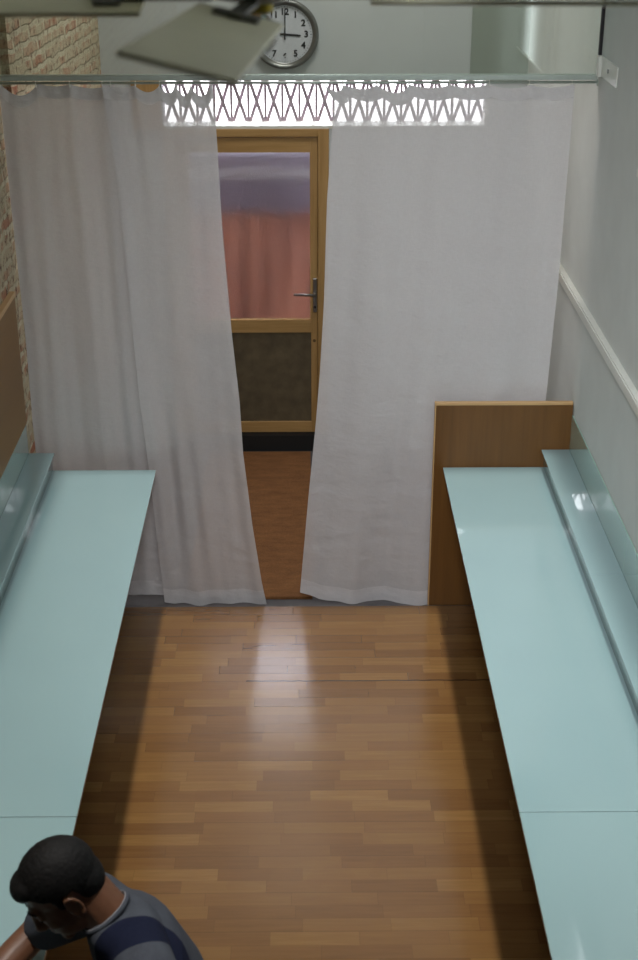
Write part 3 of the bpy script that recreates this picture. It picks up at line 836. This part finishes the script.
# shirt
def mk_shirt():
    t = NT('grey_shirt_with_navy_bands')
    geo = t.add('ShaderNodeNewGeometry'); 
    v = t.coord()    # object space, origin at the person's empty
    def dist(p):
        n = t.add('ShaderNodeVectorMath', operation='DISTANCE'); t.link(v, n.inputs[0]); n.inputs[1].default_value = p; return n.outputs['Value']
    base = Vector((-0.245, 2.715, 0))
    masks = []
    for p in (Vector(SL),):
        q = p - base + Vector((0.0, 0, -0.02)); q.y *= 1.0
        dd = dist(tuple(q))
        masks.append(t.math('MULTIPLY', t.math('GREATER_THAN', dd, 0.102), t.math('LESS_THAN', dd, 0.166)))
    mk = masks[0]
    n = t.noise(t.mapv(v, (300, 300, 300)), 1, 2); n2 = t.noise(v, 12, 3)
    g = t.ramp(t.math('ADD', t.math('MULTIPLY', n, 0.4), t.math('MULTIPLY', n2, 0.6)), [(0.35, rgb(60, 63, 71)), (0.65, rgb(72, 76, 84))])
    t.link(t.mixc(mk, g, rgb(25, 29, 47)), t.bsdf.inputs['Base Color'])
    t.bsdf.inputs['Roughness'].default_value = 0.95; t.bsdf.inputs['Specular IOR Level'].default_value = 0.1
    t.bump(t.noise(t.mapv(v, (1, 1, 1)), 14, 3), 0.5, 0.012); return t.m
M['shirt'] = mk_shirt()
sb = Blob()
def grow(r, d): return tuple(a + d for a in r)
chain(sb, [(Lc(0, 0, 0.56), (0.132, 0.178, 0.06))] + [(p, grow(r, 0.014)) for p, r in torso[1:-1]] + [(Lc(-0.19, 0, 1.075), (0.072, 0.122, 0.064))], 0.02, 22)
chain(sb, [(tuple(NK), r3(0.066)), (tuple(NK.lerp(hp_(-0.035, 0, -0.045), 0.0)), r3(0.066))], 0.01)
for S, E_ in ((SL, EL), (SR, ER)):
    e = Vector(S).lerp(Vector(E_), 0.82)
    chain(sb, [(CH, r3(0.075)), (S, r3(0.076)), (tuple(e), r3(0.062))], 0.012, 18)
remeshed('shirt', sb, M['shirt'], ps, 0.006, 5)
# collar band around the neck
nk0, nk1 = NK.copy(), hp_(-0.035, 0, -0.045)
ndir = (nk1 - nk0).normalized()
def torus(bm, c, ax, R_, r_, seg=40, ss=8):
    q = ax.to_track_quat('Z', 'Y').to_matrix().to_4x4(); MM = Matrix.Translation(c) @ q
    vs = []
    for i in range(seg):
        a = 2 * PI * i / seg
        vs.append([bm.verts.new(MM @ Vector(((R_ + r_ * math.cos(b)) * math.cos(a), (R_ + r_ * math.cos(b)) * math.sin(a), r_ * math.sin(b)))) for b in [2 * PI * j / ss for j in range(ss)]])
    for i in range(seg):
        for j in range(ss): bm.faces.new((vs[i][j], vs[(i + 1) % seg][j], vs[(i + 1) % seg][(j + 1) % ss], vs[i][(j + 1) % ss]))
bm = bmesh.new(); torus(bm, nk0 + ndir * 0.030, ndir, 0.0640, 0.006); wobj('collar', bm, M['shirt'], ps, smooth=True)
bm = bmesh.new(); torus(bm, nk0 + ndir * 0.036, ndir, 0.0630, 0.0018); tag(wobj('collar_piping', bm, M['shirt_white'], ps, smooth=True), 'pale piping at the collar')
# trousers, shoes
tb2 = Blob()
chain(tb2, [(Lc(0.0, 0, 0.60), (0.125, 0.172, 0.05)), (PEL, (0.128, 0.175, 0.085))], 0.015, 20)
for sy in (-1, 1):
    hip = Lc(-0.02, sy * 0.085, 0.545); kn = Lc(-0.43, sy * 0.15, 0.53); an = Lc(-0.38, sy * 0.15, 0.13)
    chain(tb2, [(hip, (0.10, 0.095, 0.092)), (kn, (0.070, 0.068, 0.068))], 0.015)
    chain(tb2, [(kn, r3(0.068)), (an, r3(0.056))], 0.015)
    sh = Blob()
    chain(sh, [(Lc(-0.355, sy * 0.15, 0.055), (0.05, 0.042, 0.042)), (Lc(-0.48, sy * 0.15, 0.048), (0.05, 0.047, 0.034)), (Lc(-0.56, sy * 0.15, 0.042), (0.045, 0.042, 0.026))], 0.012)
    so = remeshed('shoe', sh, M['shoe'], ps, 0.006, 3)
    bm = bmesh.new(); vs = box(bm, -0.60, -0.315, sy * 0.15 - 0.044, sy * 0.15 + 0.044, 0.001, 0.020)
    bmesh.ops.transform(bm, matrix=Matrix.Translation(PO) @ TW, verts=vs)
    wobj('sole', bm, M['sole'], so, bevel=0.012)
remeshed('trousers', tb2, M['trousers'], ps, 0.008, 4)
# stool
st = tag(empty('stool', (-0.24, 2.715, 0)), 'round wooden stool under the seated person in the grey shirt', 'stool')
bm = bmesh.new(); lathe(bm, [(0.155, 0.437), (0.165, 0.444), (0.165, 0.462), (0.155, 0.468)], (0, 0, 0), seg=48)
obj('seat', bm, M['stoolwood'], st)
for k in range(4):
    a = PI / 4 + k * PI / 2
    bm = bmesh.new(); cyl(bm, (0.11 * math.cos(a), 0.11 * math.sin(a), 0.438), (0.17 * math.cos(a), 0.17 * math.sin(a), 0.0), 0.016, 0.012, 16)
    obj('leg', bm, M['stoolwood'], st, smooth=True)
bm = bmesh.new(); torus(bm, Vector((0, 0, 0.2)), Vector((0, 0, 1)), 0.142, 0.007); obj('foot_ring', bm, M['steel'], st, smooth=True)

# ------------------------------------------------------------------ light
W = bpy.data.worlds.new('world'); scene.world = W; W.use_nodes = True
bg = W.node_tree.nodes['Background']; bg.inputs[0].default_value = (0.93, 0.96, 1.0, 1); bg.inputs[1].default_value = 9
def area(name, loc, rot, sx, sy, power, col=(1, 1, 1), spread=180):
    l = bpy.data.lights.new(name, 'AREA'); l.shape = 'RECTANGLE'; l.size = sx; l.size_y = sy; l.energy = power; l.color = col
    l.spread = math.radians(spread)
    o = bpy.data.objects.new(name, l); COL.objects.link(o); o.location = loc; o.rotation_euler = rot; return o
area('overhead_beam_fill', (0.0, 4.2, H - 0.02), (0, 0, 0), 2.3, 3.6, 23, (1, 0.96, 0.90), 3.5)  # added narrow-spread light, gives the worktops straight shadow edges; no fitting modelled
area('overhead_wide_fill', (0.75, 3.2, H - 0.03), (0, 0, 0), 0.8, 2.0, 13, (0.90, 0.95, 1.0), 180)  # added wide fill, kept right so the left curtains stay darker
sl_ = area('side_fill', (0.0, 2.2, 3.8), (0, 0, 0), 0.5, 1.0, 24, (0.93, 0.96, 1.0), 70)  # added fill brightening the right wall and right curtain
sl_.rotation_euler = Vector((1.0, 3.4, -3.0)).to_track_quat('-Z', 'Y').to_euler()
area('entrance_fill', (0.1, 7.1, H - 0.03), (0, 0, 0), 0.9, 0.6, 24, (1.0, 0.95, 0.91), 180)  # added fill brightening the clock wall and brick behind the partition

vs_ = scene.view_settings
vs_.view_transform = 'Standard'; vs_.look = 'None'; vs_.gamma = 1; vs_.use_curve_mapping = False; vs_.exposure = 0.0
